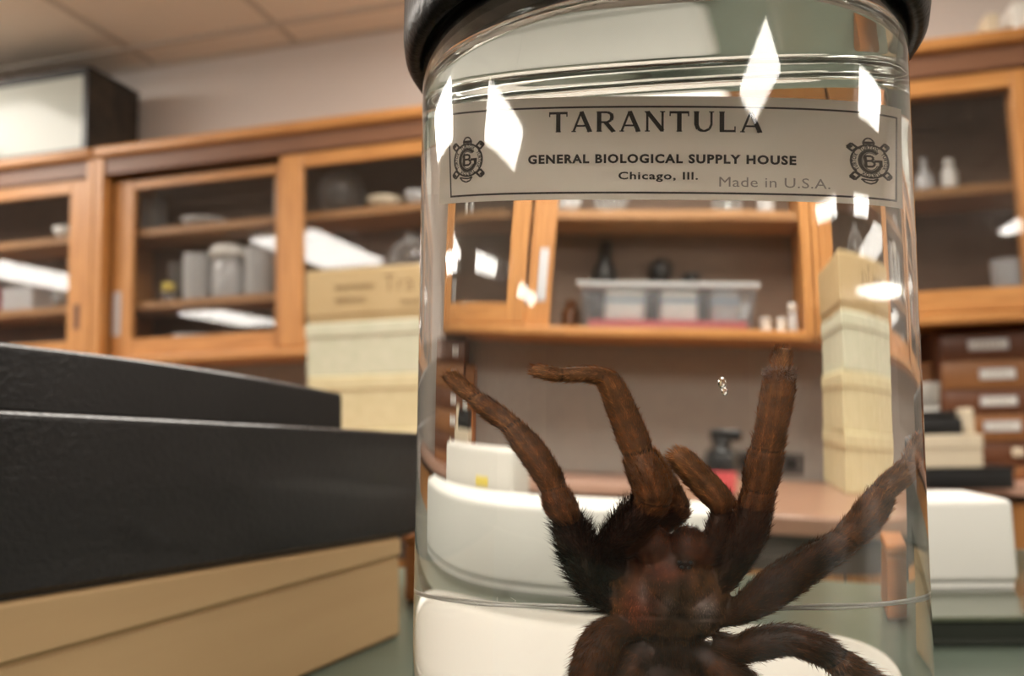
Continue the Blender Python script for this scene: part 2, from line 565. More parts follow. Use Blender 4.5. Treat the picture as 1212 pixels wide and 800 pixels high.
def capped(name, label, cat, u, v, z, r, h, body, cap, capr=1.0, caph=.03, dome=False):
    t = thing(name, label, cat, W(u, v, z), WA)
    hb = h - caph
    part('body', MB().lathe([(0, 0), (r * .95, 0), (r, .008), (r, hb * .82), (r * .75, hb), (0, hb)], 24), body, t)
    if dome:
        prof = [(0, hb - .004), (r * capr, hb - .004), (r * capr, hb + caph * .4), (r * capr * .8, hb + caph * .85), (0, hb + caph)]
    else:
        prof = [(0, hb - .004), (r * capr, hb - .004), (r * capr, hb + caph - .003), (r * capr * .95, hb + caph), (0, hb + caph)]
    part('cap', MB().lathe(prof, 24), cap, t)
    return t

SU, SL, SB = 1.830, 1.535, 1.315
# far-left cabinet
vessel('glass_bowl', 'white bowl at the right end of the upper shelf in the farthest left cabinet', 'bowl', -2.60, -.15, 1.830, .07, .05, 'white', 'bowl')
def carton(name, label, u, v, z, w, d, h, mat, rz=0, bevel=.003):
    o = part(name, MB().box(-w / 2, w / 2, -d / 2, d / 2, 0, h, bevel, 1), mat, None, W(u, v, z), (0, 0, WA + rz))
    return tag(o, label, 'box')
carton('red_carton', 'small red carton on the lower shelf of the farthest left cabinet', -2.99, -.16, 1.540, .07, .1, .11, 'red')
carton('white_carton', 'pale grey carton beside the red carton in the farthest left cabinet', -2.84, -.18, 1.540, .16, .12, .105, 'ware2')
vessel('glass_dish', 'small grey glass dish right of the cartons in the farthest left cabinet', 'dish', -2.62, -.16, 1.540, .06, .06, 'ware', 'bowl')
for k, (du, wd, h_) in enumerate(((-3.02, .1, .07), (-2.83, .12, .085), (-2.66, .11, .06))):
    vessel('white_dish', ['white dish on the cabinet floor, leftmost of three behind the black boxes',
                          'white dish on the cabinet floor, tallest and middle of three behind the black boxes',
                          'white dish on the cabinet floor, rightmost of three behind the black boxes'][k], 'dish',
           du, -.17, SB, wd / 2, h_, 'white', 'bowl', 'white dishes on the floor of the left cabinet')
# second cabinet, left door
vessel('glass_cylinder', 'tall dim glass cylinder at the left end of the upper shelf', 'cylinder', -2.215, -.18, SU, .05, .15, 'ware')
vessel('glass_bowl', 'shallow pale bowl near the middle of the upper shelf behind the second door', 'bowl', -1.95, -.15, SU, .09, .03, 'ware2', 'bowl')
vessel('glass_cylinder', 'tall pale cylinder at the right end of the upper shelf beside the door stile', 'cylinder', -1.585, -.14, SU, .042, .15, 'ware2')
vessel('glass_cylinder', 'narrow dim measuring glass left of the three pale vessels on the lower shelf', 'cylinder', -2.10, -.2, SL, .045, .17, 'ware')
vessel('glass_beaker', 'pale beaker, leftmost of the three big vessels on the lower shelf', 'beaker', -1.98, -.15, SL, .055, .185, 'ware2')
t = capped('storage_jar', 'glass jar with a wide white domed lid, middle of the lower shelf', 'jar', -1.835, -.14, SL, .058, .215, 'ware2', 'white', 1.25, .05, True)
vessel('glass_beaker', 'broad pale beaker right of the white-lidded jar on the lower shelf', 'beaker', -1.69, -.15, SL, .066, .185, 'ware2')
capped('yellow_vial', 'small yellow-capped vial on the lower shelf in front of the pale beakers', 'vial', -2.07, -.09, SL, .022, .07, 'ware', 'yellow', 1.05, .03)
vessel('glass_dish', 'flat glass dish at the right end of the lower shelf', 'dish', -1.578, -.16, SL, .035, .09, 'ware', 'beaker')
vessel('glass_bowl', 'grey glass bowl on the cabinet floor at the far left behind the second door', 'bowl', -2.18, -.15, SB, .065, .06, 'ware', 'bowl')
vessel('glass_bowl', 'whitish upturned bowl on the cabinet floor behind the second door', 'bowl', -2.00, -.15, SB, .075, .085, 'ware2', 'bowl')
vessel('glass_beaker', 'squat beaker on the cabinet floor near the middle of the second door', 'beaker', -1.80, -.15, SB, .05, .08, 'ware')
# second cabinet, right door
vessel('round_flask', 'large dim round flask at the left of the upper shelf behind the third door', 'flask', -1.36, -.17, SU, .09, .15, 'ware', 'round')
vessel('glass_bowl', 'brownish upturned bowl in the middle of the upper shelf behind the third door', 'bowl', -1.17, -.15, SU, .07, .045, 'beige', 'bowl')
vessel('glass_bowl', 'small white bowl on the upper shelf beside the jar, left of a larger one', 'bowl', -1.03, -.12, SU, .045, .05, 'ware2', 'bowl')
vessel('glass_bowl', 'larger white bowl on the upper shelf partly hidden by the specimen jar', 'bowl', -.92, -.14, SU, .06, .075, 'ware2', 'bowl')
vessel('round_flask', 'grey round flask on the lower shelf above the stacked cartons', 'flask', -1.07, -.16, SL, .09, .2, 'ware', 'round')
capped('white_vial', 'little white-capped vial on the lower shelf beside the jar edge', 'vial', -.92, -.1, SL, .03, .07, 'ware2', 'white', 1.05, .025)
# open cabinet seen through the jar
zC = 1.315
tb = thing('plastic_bin', 'clear plastic bin on the open cabinet floor, seen through the jar', 'bin', W(-.21, -.11, zC), WA)
m = MB()
def open_bin(m, w, d, h, t, flare=.9):
    a, b = w / 2, d / 2
    lo = [(-a * flare, -b * flare), (a * flare, -b * flare), (a * flare, b * flare), (-a * flare, b * flare)]
    hi = [(-a, -b), (a, -b), (a, b), (-a, b)]
    li = [(x * (1 - t / a), y * (1 - t / b)) for x, y in lo]
    hi2 = [(x * (1 - t / a), y * (1 - t / b)) for x, y in hi]
    vs = [(x, y, 0) for x, y in lo] + [(x, y, h) for x, y in hi] + [(x, y, t) for x, y in li] + [(x, y, h) for x, y in hi2]
    fs = [(3, 2, 1, 0), (8, 9, 10, 11)]
    for i in range(4):
        j = (i + 1) % 4
        fs += [(i, j, 4 + j, 4 + i), (8 + j, 8 + i, 12 + i, 12 + j), (4 + i, 4 + j, 12 + j, 12 + i)]
    return m.add(vs, fs)
open_bin(m, .43, .13, .15, .004)
part('tub', m, 'bin', tb)
part('rim', open_bin(MB(), .446, .146, .014, .012, 1.0), 'ware2', tb, (0, 0, .139))
part('base_tray', MB().box(-.185, .185, -.052, .052, .004, .03, .004, 1), 'pinkred', tb)
for k, (du, wd, mt) in enumerate(((.10, .09, 'white'), (-.02, .08, 'white'), (-.13, .07, 'ware2'))):
    q = thing('white_packet', ['white packet with a blue band, right one in the clear bin',
                               'white packet with a blue band, middle one in the clear bin',
                               'grey packet at the left end of the clear bin'][k], 'packet', W(-.21 + du, -.11, zC + .031), WA,
              'packets standing in the clear bin')
    part('pouch', MB().box(-wd / 2, wd / 2, -.03, .03, 0, .10, .008, 2), mt, q)
    part('band', MB().box(-wd / 2 - .0005, wd / 2 + .0005, -.0306, .0306, .06, .072), 'blue', q)
t = thing('black_tool', 'black cone-shaped instrument behind the clear bin, seen through the jar', 'instrument', W(-.06, -.262, zC), WA)
part('stem', MB().lathe([(0, 0), (.03, 0), (.028, .14), (0, .14)], 16), 'black', t)
part('cone', MB().lathe([(0, .14), (.048, .14), (.028, .24), (.016, .27), (.018, .33), (0, .335)], 20), 'black', t)
t = thing('black_tool', 'black twin-knobbed instrument behind the clear bin, left of the cone-shaped one in the room', 'instrument', W(-.23, -.27, zC), WA)
part('body', MB().box(-.085, .085, -.022, .022, 0, .19, .012, 2), 'black', t)
part('knob', MB().lathe([(0, .185), (.024, .185), (.03, .25), (.01, .27), (0, .27)], 16, (.03, 0, 0)), 'black', t)
part('knob', MB().lathe([(0, .185), (.02, .185), (.024, .22), (0, .226)], 16, (-.045, 0, 0)), 'black', t)
for k, (u_, h_, r_) in enumerate(((-.465, .05, .02), (-.525, .05, .02), (-.575, .10, .022))):
    capped('white_vial', ['small white vial standing nearest the clear bin', 'small white vial between its twin and the taller vial',
                          'taller pale vial beside the cabinet post, near two small ones'][k], 'vial', u_, -.13, zC, r_, h_,
           'white' if k < 2 else 'ware2', 'white', 1.05, .018)
capped('amber_bottle', 'brown bottle on the cabinet floor beside the open glass door', 'bottle', .03, -.18, zC, .028, .11, 'amber', 'amber', .6, .03)
t = capped('reagent_bottle', 'pale bottle at the left end of the open cabinet shelf', 'bottle', -.49, -.15, 1.715, .035, .13, 'ware2', 'white', .7, .03)
vessel('glass_dish', 'glass dish on the open cabinet shelf above the amber bottle', 'dish', .07, -.15, 1.715, .05, .05, 'ware2', 'bowl')
vessel('glass_dish', 'second glass dish on the open cabinet shelf, further from the door', 'dish', -.06, -.15, 1.715, .05, .06, 'ware', 'bowl')
vessel('glass_beaker', 'low beaker on the open cabinet shelf beside the pale bottle', 'beaker', -.36, -.15, 1.715, .045, .06, 'ware')
# right glass door
capped('white_bottle', 'white bottle on the cabinet shelf right of the jar', 'bottle', .755, -.15, 1.715, .024, .105, 'white', 'white', .6, .03)
vessel('small_flask', 'small dim flask on the shelf left of the white bottle', 'flask', .685, -.16, 1.715, .03, .12, 'ware2', 'flask')
vessel('glass_cylinder', 'tall blue-grey cylinder on the cabinet floor behind the right glass door', 'cylinder', .90, -.15, 1.315, .05, .17, 'ware2')

# ---------------------------------------------------------------- case and oddments on top of the cabinets
t = thing('display_case', 'black-sided case with a glossy white front on top of the left cabinet', 'case', W(-2.40, .0, 2.150), WA)
part('shell', MB().box(-.86, 0, .012, .30, 0, .355, .004, 1), 'black_mottled', t)
part('front_panel', MB().box(-.85, -.018, .004, .0125, .018, .322, .002, 1), 'white_gloss', t)
f = part('front_frame', MB().box(-.862, .003, .0, .014, .322, .358, .002, 1).box(-.862, .003, .0, .014, 0, .018, .002, 1)
         .box(-.018, .003, .0, .014, .018, .322).box(-.862, -.85, 0, .014, .018, .322), 'black', t)
part('top_trim', MB().box(-.862, .004, .014, .304, .350, .362, .002, 1), 'black', t)
carton('paper_box', 'small beige box on top of the cabinet at upper right', .89, -.12, 2.150, .035, .08, .10, 'beige')
carton('white_box', 'whitish box on top of the cabinet at the right edge of the picture', 1.0, -.14, 2.150, .10, .1, .13, 'white')

# ================================================================ counter, drawers, table behind
t = thing('long_counter', 'brown-topped counter running along the wall under the cabinets', 'counter', W(-2.2, 0, 0), WA)
part('countertop', MB().box(-1.7, 4.4, -.02, .345, .785, .82, .004, 1), 'counter', t)
part('base_cabinet', MB().box(-1.68, 4.38, .03, .34, .0, .785), 'bench_body', t)
for k in range(8):
    x0 = -1.66 + k * .757
    dd = part('cupboard_door', MB().box(x0, x0 + .735, .008, .031, .08, .76, .003, 1), 'oak_v', t)
    part('knob', MB().lathe([(0, 0), (.009, 0), (.008, .012), (.014, .018), (.01, .028), (0, .03)], 12), 'metal', dd, (x0 + .66, .009, .65), (R_(90), 0, 0))
t = thing('drawer_cabinet', 'wooden specimen cabinet with six label-fronted drawers under the right wall cabinet', 'cabinet', W(.675, -.1, .82), WA)
part('case', MB().box(-.008, .60, .010, .225, .0, .452, .002, 1), 'draw_dark', t)
rows = [(.002, .040), (.043, .111), (.115, .194), (.198, .268), (.272, .357), (.361, .443)]
lab = [None, None, (.10, .20, .43, .72), (.095, .195, .38, .68), (.10, .198, .38, .66), (.075, .185, .40, .68)]
for k, (a, b) in enumerate(rows):
    proud = [.0, .0, .004, .007, .002, .006][k]
    dr = part('drawer', MB().box(0, .59, -.004 - proud, .016, a, b, .003, 2), ['draw_light', 'draw_dark', 'draw_light', 'draw_dark', 'draw_light', 'draw_dark'][k], t)
    hgt = b - a
    if k == 0:
        continue
    if k == 1:
        for xx in (.055, .17):
            part('knob', MB().box(xx, xx + .03, -.018, -.003, a + .025, a + .052, .004, 2), 'beige', dr)
        continue
    x0, x1, f0, f1 = lab[k]
    y = -.004 - proud
    part('label_holder', MB().box(x0, x1, y - .004, y + .001, a + hgt * f0 - .006, a + hgt * f1 + .004, .002, 1), 'metal', dr)
    part('paper_slip', MB().box(x0 + .006, x1 - .006, y - .0048, y - .003, a + hgt * f0, a + hgt * f1 - .002), 'white', dr)
    sm = MB()
    n_ = 5
    for q in range(n_):
        xx = x0 + .02 + q * (x1 - x0 - .04) / n_
        sm.box(xx, xx + (x1 - x0 - .05) / n_ * .7, y - .0052, y - .0046, a + hgt * (f0 + f1) / 2 - .003, a + hgt * (f0 + f1) / 2 + .002)
    part('slip_print', sm, 'pencil', dr)
t = thing('wooden_box', 'orange wooden card box left of the drawer cabinet', 'box', W(.56, -.15, .82), WA)
part('body', MB().box(0, .10, 0, .15, 0, .27, .003, 1), 'woodblock', t)
part('lid', MB().box(-.003, .103, -.003, .153, .27, .36, .004, 1), 'draw_light', t)

# the little pile in front of the drawers
PY = 2.20
t = thing('black_tray', 'flat black tray on the counter under the beige box', 'tray', (1.235, PY, .82), R_(-6))
part('tray_body', MB().box(-.12, .105, -.06, .06, 0, .055, .004, 2), 'black', t)
part('rim', MB().box(-.123, .108, -.063, .063, .047, .058, .003, 1), 'black', t)
t = thing('beige_box', 'beige card box on the flat black tray before the drawers', 'box', (1.20, PY, .878), R_(-6))
part('box_base', MB().box(-.10, .065, -.055, .055, 0, .055, .002, 1), 'beige', t)
part('box_lid', MB().box(-.103, .068, -.058, .058, .05, .088, .003, 1), 'beige', t)
t = thing('black_case', 'small black case on the beige box before the drawers', 'case', (1.165, PY, .9665), R_(-6))
part('case_body', MB().box(-.07, .058, -.045, .045, 0, .045, .005, 2), 'black', t)
part('case_lid', MB().box(-.072, .046, -.047, .047, .045, .064, .006, 2), 'black', t)
t = thing('white_cup', 'white cup on the small black case', 'cup', (1.155, PY, 1.031), 0)
part('cup_body', MB().lathe([(0, 0), (.026, 0), (.032, .076), (.034, .078), (.029, .078), (.024, .006), (0, .006)], 24), 'white', t)
part('cup_base', MB().lathe([(.0, 0), (.028, 0), (.028, .006), (0, .006)], 24), 'white', t)
carton('cream_block', 'cream block on the beige box beside the black case', 0, 0, 0, .032, .05, .07, 'beige')
bpy.data.objects['cream_block'].location = (1.247, PY - .01, .9665)

# brown table with the stacked cartons
t = thing('brown_table', 'brown wooden table behind the bench carrying the carton stack', 'table', (-.25, 1.95, 0), R_(-10))
part('table_top', MB().box(-.75, .62, -.38, .38, .84, .875, .004, 1), 'table_top', t)
part('apron', MB().box(-.70, .57, -.34, .34, .77, .84), 'bench_body', t)
for sx in (-.69, .56):
    for sy in (-.32, .32):
        part('leg', MB().box(sx - .025, sx + .025, sy - .025, sy + .025, 0, .84, .003, 1), 'bench_body', t)
bx, by, brz = -.292, 2.275, R_(-13)
specs = [('box_beige', 'mottled beige carton, lowest of the stack on the brown table', 0, .0),
         ('box_beige', 'mottled beige carton second from the bottom of the stack', .004, .0),
         ('box_green', 'mottled greenish white carton under the brown kraft carton', -.002, .0),
         ('kraft_lid', 'brown kraft carton with pencilled writing, topmost of the stack', .0, .0)]
for k, (mt, lb, dx, rr) in enumerate(specs):
    t = thing('carton', lb, 'box', (bx + dx, by, .875 + k * .1462), brz + R_((-.6, .5, -.3, 0)[k]), 'cartons stacked on the brown table')
    ww, dd = .238, .19
    part('box_base', MB().box(-ww + .004, ww - .004, -dd + .004, dd - .004, 0, .136, .003, 1), mt, t)
    lh = .04 if k < 3 else .128
    part('lid', MB().box(-ww, ww, -dd, dd, .146 - lh, .146, .004, 1), mt, t)
    if k == 3:
        v_, f_ = textmesh('Tra', .085, .05, -.012)
        q = link('pencilled_writing', MB().add([(a + .035, -dd - .0008, b + .075) for a, _, b in v_], f_).mesh('writing', M['pencil']), t)
        sm = MB()
        for row, (x0, n_) in enumerate(((-.15, 9), (-.15, 7))):
            pts = []
            for i in range(n_ * 6):
                pts.append((x0 + i * .0022, -dd - .001, .095 - row * .036 + .008 * math.sin(i * 1.35 + row) * (1 if i % 11 else .2)))
            sm.tube(pts, .0011, 4)
        pts = [(.04 + i * .0024, -dd - .001, .045 + .007 * math.sin(i * 1.5)) for i in range(30)]
        sm.tube(pts, .0011, 4)
        part('pencilled_scribble', sm, 'pencil', t)

# bottle on the table and outlet strip on the wall
t = thing('spray_bottle', 'black spray bottle with a red label band on the brown table', 'bottle', (.224, 1.72, .875), 0)
part('body', MB().lathe([(0, 0), (.022, 0), (.024, .006), (.024, .075), (.02, .095), (.012, .108), (0, .108)], 24), 'black', t)
part('label_band', MB().lathe([(.0242, .012), (.0244, .013), (.0244, .055), (.0242, .056)], 24), 'pinkred', t)
part('spray_head', MB().lathe([(0, .106), (.014, .106), (.014, .12), (0, .12)], 16).box(-.03, .016, -.012, .012, .118, .142, .004, 2), 'black', t)
t = thing('outlet_strip', 'dark grey outlet strip on the wall below the cabinets', 'outlet', W(-.53, -.345, .885), WA)
part('channel', MB().box(-.14, .14, -.02, .0, -.035, .035, .003, 1), 'grey_strip', t)
for k in range(3):
    s_ = part('socket', MB().box(-.1 + k * .085, -.055 + k * .085, -.023, -.019, -.018, .018, .002, 1), 'black', t)

# ================================================================ the bench and what stands on it
BZ = .91
t = thing('lab_bench', 'green-topped laboratory bench in the foreground', 'bench', (0, .15, 0), 0)
part('bench_top', MB().box(-1.3, 1.5, -.55, .61, .87, BZ, .003, 1), 'bench', t)
part('bench_base', MB().box(-1.2, 1.4, -.4, .54, 0, .87), 'bench_body', t)
# green binder, white box on it, white dish in front of it
t = thing('green_binder', 'flat dark green binder lying on the bench under the white box', 'binder', (.34, .465, BZ), R_(-4))
part('cover', MB().box(-.24, .34, 0, .22, .013, .0163, .001, 1), 'mat_green', t)
part('cover', MB().box(-.24, .34, 0, .22, 0, .0033, .001, 1), 'page_dark', t)
part('page_block', MB().box(-.235, .335, .002, .195, .003, .0135), 'page_dark', t)
t = thing('white_box', 'long white box with rounded edges standing on the green binder', 'box', (.335, .538, BZ + .0165), R_(-5))
part('box_shell', MB().box(-.245, 0, .0, .07, .003, .0585, .005, 4), 'white_board', t)
part('foot_rim', MB().box(-.242, -.003, .003, .067, 0, .004), 'white_board', t)
t = thing('white_case', 'white cased block behind the long white box, seen at the left in the jar', 'case', (.225, .628, BZ + .0165), R_(-5))
part('case_body', MB().box(-.062, .062, 0, .05, 0, .09, .004, 2), 'white_case', t)
part('case_tab', MB().box(-.036, -.018, -.0015, .002, .059, .067, .0005, 1), 'yellow', t)
t = thing('white_dish', 'round white porcelain dish on the bench behind the specimen jar', 'dish', (.102, .374, BZ), 0)
part('dish_wall', MB().lathe([(0, 0), (.063, 0), (.069, .004), (.0745, .033), (.075, .035), (.0722, .035), (.0671, .008), (0, .007)], 64), 'porcelain', t)
part('dish_filling', MB().lathe([(0, .0068), (.0666, .0085), (.0711, .031), (.05, .0335), (0, .0345)], 64), 'white_matt', t)
t = thing('wood_block', 'orange wooden block behind the cardboard box, left of the jar', 'block', (-.045, .62, BZ), R_(3))
part('block_body', MB().box(-.042, .016, 0, .07, 0, .044, .002, 1), 'woodblock', t)
part('block_lid', MB().box(-.044, .018, -.002, .072, .044, .052, .002, 1), 'woodblock', t)

# cardboard box with two black boxes on it
ORG = (-.076, .523, BZ)
RZ = math.atan2(.8824, .4706)
def sloped(m, x0, x1, y0, y1, zb, zt, n=12, bev=.0025):
    """box whose bottom and top follow zb(x), zt(x); edges along the length softly rounded"""
    ring = []
    for i in range(n + 1):
        x = x0 + (x1 - x0) * i / n
        b, c = zb(x), zt(x)
        k = bev
        ring.append([(x, y0 + k, b), (x, y0, b + k)] + [(x, y0 + k * (1 - math.cos(a_)), c - k + k * math.sin(a_)) for a_ in np.linspace(0, math.pi / 2, 6)] + [ (x, y1 - k, c), (x, y1, c - k), (x, y1, b + k), (x, y1 - k, b)])
    q = len(ring[0])
    vs = [p for r in ring for p in r]
    fs = []
    for i in range(n):
        for j in range(q):
            j2 = (j + 1) % q
            fs.append((i * q + j, (i + 1) * q + j, (i + 1) * q + j2, i * q + j2))
    fs.append(tuple(range(q)))
    fs.append(tuple(n * q + j for j in range(q))[::-1])
    return m.add(vs, fs)
topz = lambda x: .0625 - .0505 * x
t = thing('cardboard_box', 'tan cardboard box under the two black boxes at lower left', 'box', ORG, RZ)
part('box_base', sloped(MB(), -.45, -.0012, .0013, .22, lambda x: 0.0, lambda x: .0505 - .004 * x, 10), 'card', t)
part('box_lid', sloped(MB(), -.452, 0, .0, .223, lambda x: .0498 - .004 * x, topz, 10), 'card', t)
t = thing('black_box', 'large black textured box lying on the cardboard box, left of the jar', 'box', ORG, RZ)
lowt = lambda x: .1310 - .0660 * x - .012 * x * x
part('box_shell', sloped(MB(), -.46, .03, -.001, .235, lambda x: topz(x) + .0003 + max(0, x) * .05, lowt, 14, .003), 'black_leather', t)
part('box_rim', sloped(MB(), -.458, .028, .0012, .233, lambda x: topz(x) + .0002 + max(0, x) * .05, lambda x: topz(x) + .006, 14, .0005), 'black', t)
t = thing('black_box', 'smaller black box resting on top of the larger black box', 'box', ORG, RZ)
upt = lambda x: .1586 - .127 * x - .18 * x * x
part('box_shell', sloped(MB(), -.40, 0.001, .05, .21, lambda x: lowt(x) + .0004, upt, 14, .003), 'black_leather', t)
part('box_rim', sloped(MB(), -.398, -.001, .0515, .208, lambda x: lowt(x) + .0002, lambda x: lowt(x) + .004, 14, .0005), 'black', t)

# ================================================================ the specimen jar
JM = (Matrix.Translation((.035913, .199595, 1.05)) @ Matrix.Rotation(R_(-10.2), 4, 'Z') @ Matrix.Rotation(R_(1.9), 4, 'Y'))
RO, RI = .060, .0572
ZL = .080                     # liquid level
TT = math.tan(R_(1.9))
NJ = 160
def ring_surface(m, prof, n=NJ, flip=False, shift=None):
    """lathe with a fixed winding: profile listed bottom to top gives outward normals"""
    k = len(prof)
    vs = []
    for j in range(n):
        a = 2 * math.pi * j / n
        for i, (r, z) in enumerate(prof):
            x, y = r * math.cos(a), r * math.sin(a)
            vs.append((x, y, z + (shift[i] * x if shift else 0)))
    fs = []
    for j in range(n):
        j2 = (j + 1) % n
        for i in range(k - 1):
            q = [j * k + i, j2 * k + i, j2 * k + i + 1, j * k + i + 1]
            if prof[i][0] < 1e-9:
                q = [q[0], q[2], q[3]]
            elif prof[i + 1][0] < 1e-9:
                q = [q[0], q[1], q[2]]
            fs.append(q[::-1] if flip else q)
    return m.add(vs, fs, True)
jar = thing('specimen_jar', 'tall round glass specimen jar of clear fluid with a black screw lid', 'jar')
jar.matrix_world = JM
prof = [(0, -.1372), (.050, -.1372), (.054, -.138), (.058, -.1372), (.0597, -.134), (RO, -.130)]
prof += [(RO, z) for z in np.linspace(-.12, .086, 24)]
prof += [(.0597, .0885), (.0588, .0905), (.0578, .092), (.0572, .094), (.0570, .112), (.0562, .113), (.0548, .1125), (.0544, .111), (.0544, .094)]
prof += [(.0548, .0915), (.0560, .0895), (.0569, .0875), (RI, .0855), (RI, ZL + .002)]
sh = [0.0] * (len(prof) - 1) + [TT]
gm = ring_surface(MB(), prof, shift=sh)
me = gm.mesh('jar_glass', M['jar_glass'], fixn=False)
link('jar_wall', me, jar)
lidp = [(.0605, .0880), (.0615, .0872), (.0632, .0876), (.0645, .0895), (.0650, .093), (.0650, .118), (.0640, .1215), (.061, .123), (0, .123), (0, .120), (.059, .120), (.0600, .118), (.0602, .094), (.0605, .0880)]
part('lid', MB().lathe(lidp, 120), 'lid', jar)

liq = thing('preserving_fluid', 'clear preserving fluid filling the specimen jar around the tarantula', 'liquid')
liq.matrix_world = JM
lp = [(0, -.129), (.050, -.129), (.0555, -.1275), (.0570, -.1235), (RI, -.118)]
lp += [(RI, z) for z in np.linspace(-.11, .072, 20)] + [(RI, ZL + .002)]
ls = ring_surface(MB(), lp, shift=[0.0] * (len(lp) - 1) + [TT])
link('fluid_body', ls.mesh('fluid_body', M['liquid_side'], fixn=False), liq)
tp = [(RI, ZL + .002), (RI - .0006, ZL + .0012), (RI - .0018, ZL + .0004), (RI - .004, ZL)]
tp += [(r_, ZL) for r_ in np.linspace(RI - .005, .0012, 90)] + [(0, ZL)]
ts = ring_surface(MB(), tp, shift=[TT] * len(tp))
# dip and ridge added to the fluid skin to mirror dark and light bands
RIDGE = [(-.0035, .0046, -.0034), (.0085, .0035, .0006)]
def skin(p):
    x, y, z = p
    if math.hypot(x, y) > RI - .004:
        return p
    fade = min(1, (RI - .004 - math.hypot(x, y)) / .012)
    return (x, y, z + fade * sum(a * math.exp(-((y - c - .12 * x) / w_) ** 2) for c, w_, a in RIDGE))
ts.v = [skin(p) for p in ts.v]
link('fluid_surface', ts.mesh('fluid_surface', M['liquid_top'], fixn=False), liq)
b = thing('air_bubble', 'small bright air bubble in the fluid between the tarantula legs', 'bubble')
b.matrix_world = JM
part('bubble_skin', MB().ball((.0119, -.010, .0064), (.0008, .0008, .0013), 20, 12).ball((.0123, -.010, .0045), (.0006, .0006, .0010), 20, 12), 'bubble', b)

# ---------------------------------------------------------------- the printed label
LX = Vector((.99777, .05075, -.04329)); LZ = Vector((.04362, -.00531, .99903)); LN = Vector((.0505, -.9987, -.0075))
lm = Matrix.Identity(4)
LY = -LN
for i in range(3):
    lm[i][0], lm[i][1], lm[i][2] = LX[i], LY[i], LZ[i]
lm.translation = Vector((.03415, .18005, 1.10821))
label = thing('paper_label', 'printed paper label headed TARANTULA inside the top of the specimen jar', 'label')
label.matrix_world = lm
mmu = .001
m = MB()
nx = 24
for i in range(nx):
    xa, xb = -.0463 + .0926 * i / nx, -.0463 + .0926 * (i + 1) / nx
    m.box(xa, xb, 0, .00022, -.0119, .0113)
part('sheet', m, 'paper', label)
def ink(name, mb, mat='ink', y=-.00012, parent=label):
    v = [(a, y, c) for a, _, c in mb.v]
    q = MB().add(v, mb.f)
    return link(name, q.mesh(name, M[mat], fixn=False), parent)
def quad(m, x0, z0, x1, z1, wd):
    dx, dz = x1 - x0, z1 - z0
    L = max(math.hypot(dx, dz), 1e-9)
    nx_, nz_ = -dz / L * wd / 2, dx / L * wd / 2
    m.add([(x0 + nx_, 0, z0 + nz_), (x0 - nx_, 0, z0 - nz_), (x1 - nx_, 0, z1 - nz_), (x1 + nx_, 0, z1 + nz_)], [(0, 1, 2, 3)])
m = MB()
bt, bb = .0089, -.0104
for (x0, z0, x1, z1) in ((-.0436, bt, .0452, bt), (-.0424, bb, .0448, bb), (-.0434, bt, -.0422, bb), (.0450, bt, .0446, bb)):
    n_ = 12
    for i in range(n_):
        quad(m, x0 + (x1 - x0) * i / n_, z0 + (z1 - z0) * i / n_, x0 + (x1 - x0) * (i + 1) / n_, z0 + (z1 - z0) * (i + 1) / n_, .00042)
ink('border_line', m)
# TARANTULA in an engraved roman capital: thick and thin strokes with fine serifs
GL = {
    'T': (1.0, [(.5, 0, .5, 1, .17), (.02, .945, .98, .945, .11), (.035, 1, .035, .76, .05), (.965, 1, .965, .76, .05), (.36, .025, .64, .025, .05)]),
    'A': (1.08, [(.10, 0, .52, 1, .085), (.98, 0, .52, 1, .17), (.24, .30, .83, .30, .08), (0, .025, .24, .025, .05), (.82, .025, 1.08, .025, .05)]),
    'R': (1.02, [(.17, 0, .17, 1, .17), (.1, .955, .62, .955, .09), (.1, .47, .62, .47, .08), (.62, .955, .80, .87, .11), (.80, .89, .84, .72, .14), (.84, .74, .80, .56, .14), (.80, .57, .60, .47, .10), (.50, .47, .92, 0, .16), (.03, .025, .31, .025, .05), (.84, .025, 1.02, .025, .05), (.03, .975, .2, .975, .05)]),
    'N': (1.06, [(.14, 0, .14, 1, .085), (.14, .98, .92, .04, .17), (.92, 0, .92, 1, .085), (.02, .025, .27, .025, .05), (.79, .975, 1.05, .975, .05), (0, .975, .2, .975, .05)]),
    'U': (1.04, [(.15, 1, .15, .34, .17), (.15, .36, .24, .13, .16), (.24, .14, .42, .05, .13), (.40, .045, .62, .045, .09), (.60, .05, .80, .14, .10), (.80, .14, .90, .36, .09), (.90, .34, .90, 1, .085), (.01, .975, .29, .975, .05), (.78, .975, 1.03, .975, .05)]),
    'L': (.86, [(.17, 0, .17, 1, .17), (.1, .05, .84, .05, .10), (.82, .28, .82, 0, .05), (.03, .975, .31, .975, .05)]),
}
word = 'TARANTULA'
gap = .21
tot = sum(GL[c][0] for c in word) + gap * (len(word) - 1)
m = MB()
x = 0
X0, X1, ZB0, HH = -.0199, .0201, .0033, .0046
sx = (X1 - X0) / tot
for c in word:
    for (a, b0, c1, d1, wd) in GL[c][1]:
        # widths are given in cap heights; letters are stretched sideways
        q = MB()
        quad(q, (x + a) * sx, b0 * HH, (x + c1) * sx, d1 * HH, wd * 1.08 * HH)
        m.add([(X0 + v[0], 0, ZB0 + v[2]) for v in q.v], q.f)
    x += GL[c][0] + gap
ink('heading', m)
def line(name, s, x0, x1, z, h, bold, mat='ink', slant=0.0, spacing=1.1):
    v, f = textmesh(s, x1 - x0, h, bold, False, spacing)
    m = MB().add([(x0 + a, 0, z + b_ + slant * a) for a, _, b_ in v], f)
    return ink(name, m, mat)
line('supplier_line', 'GENERAL BIOLOGICAL SUPPLY HOUSE', -.0241, .0262, -.0037, .00195, .04, spacing=1.18)
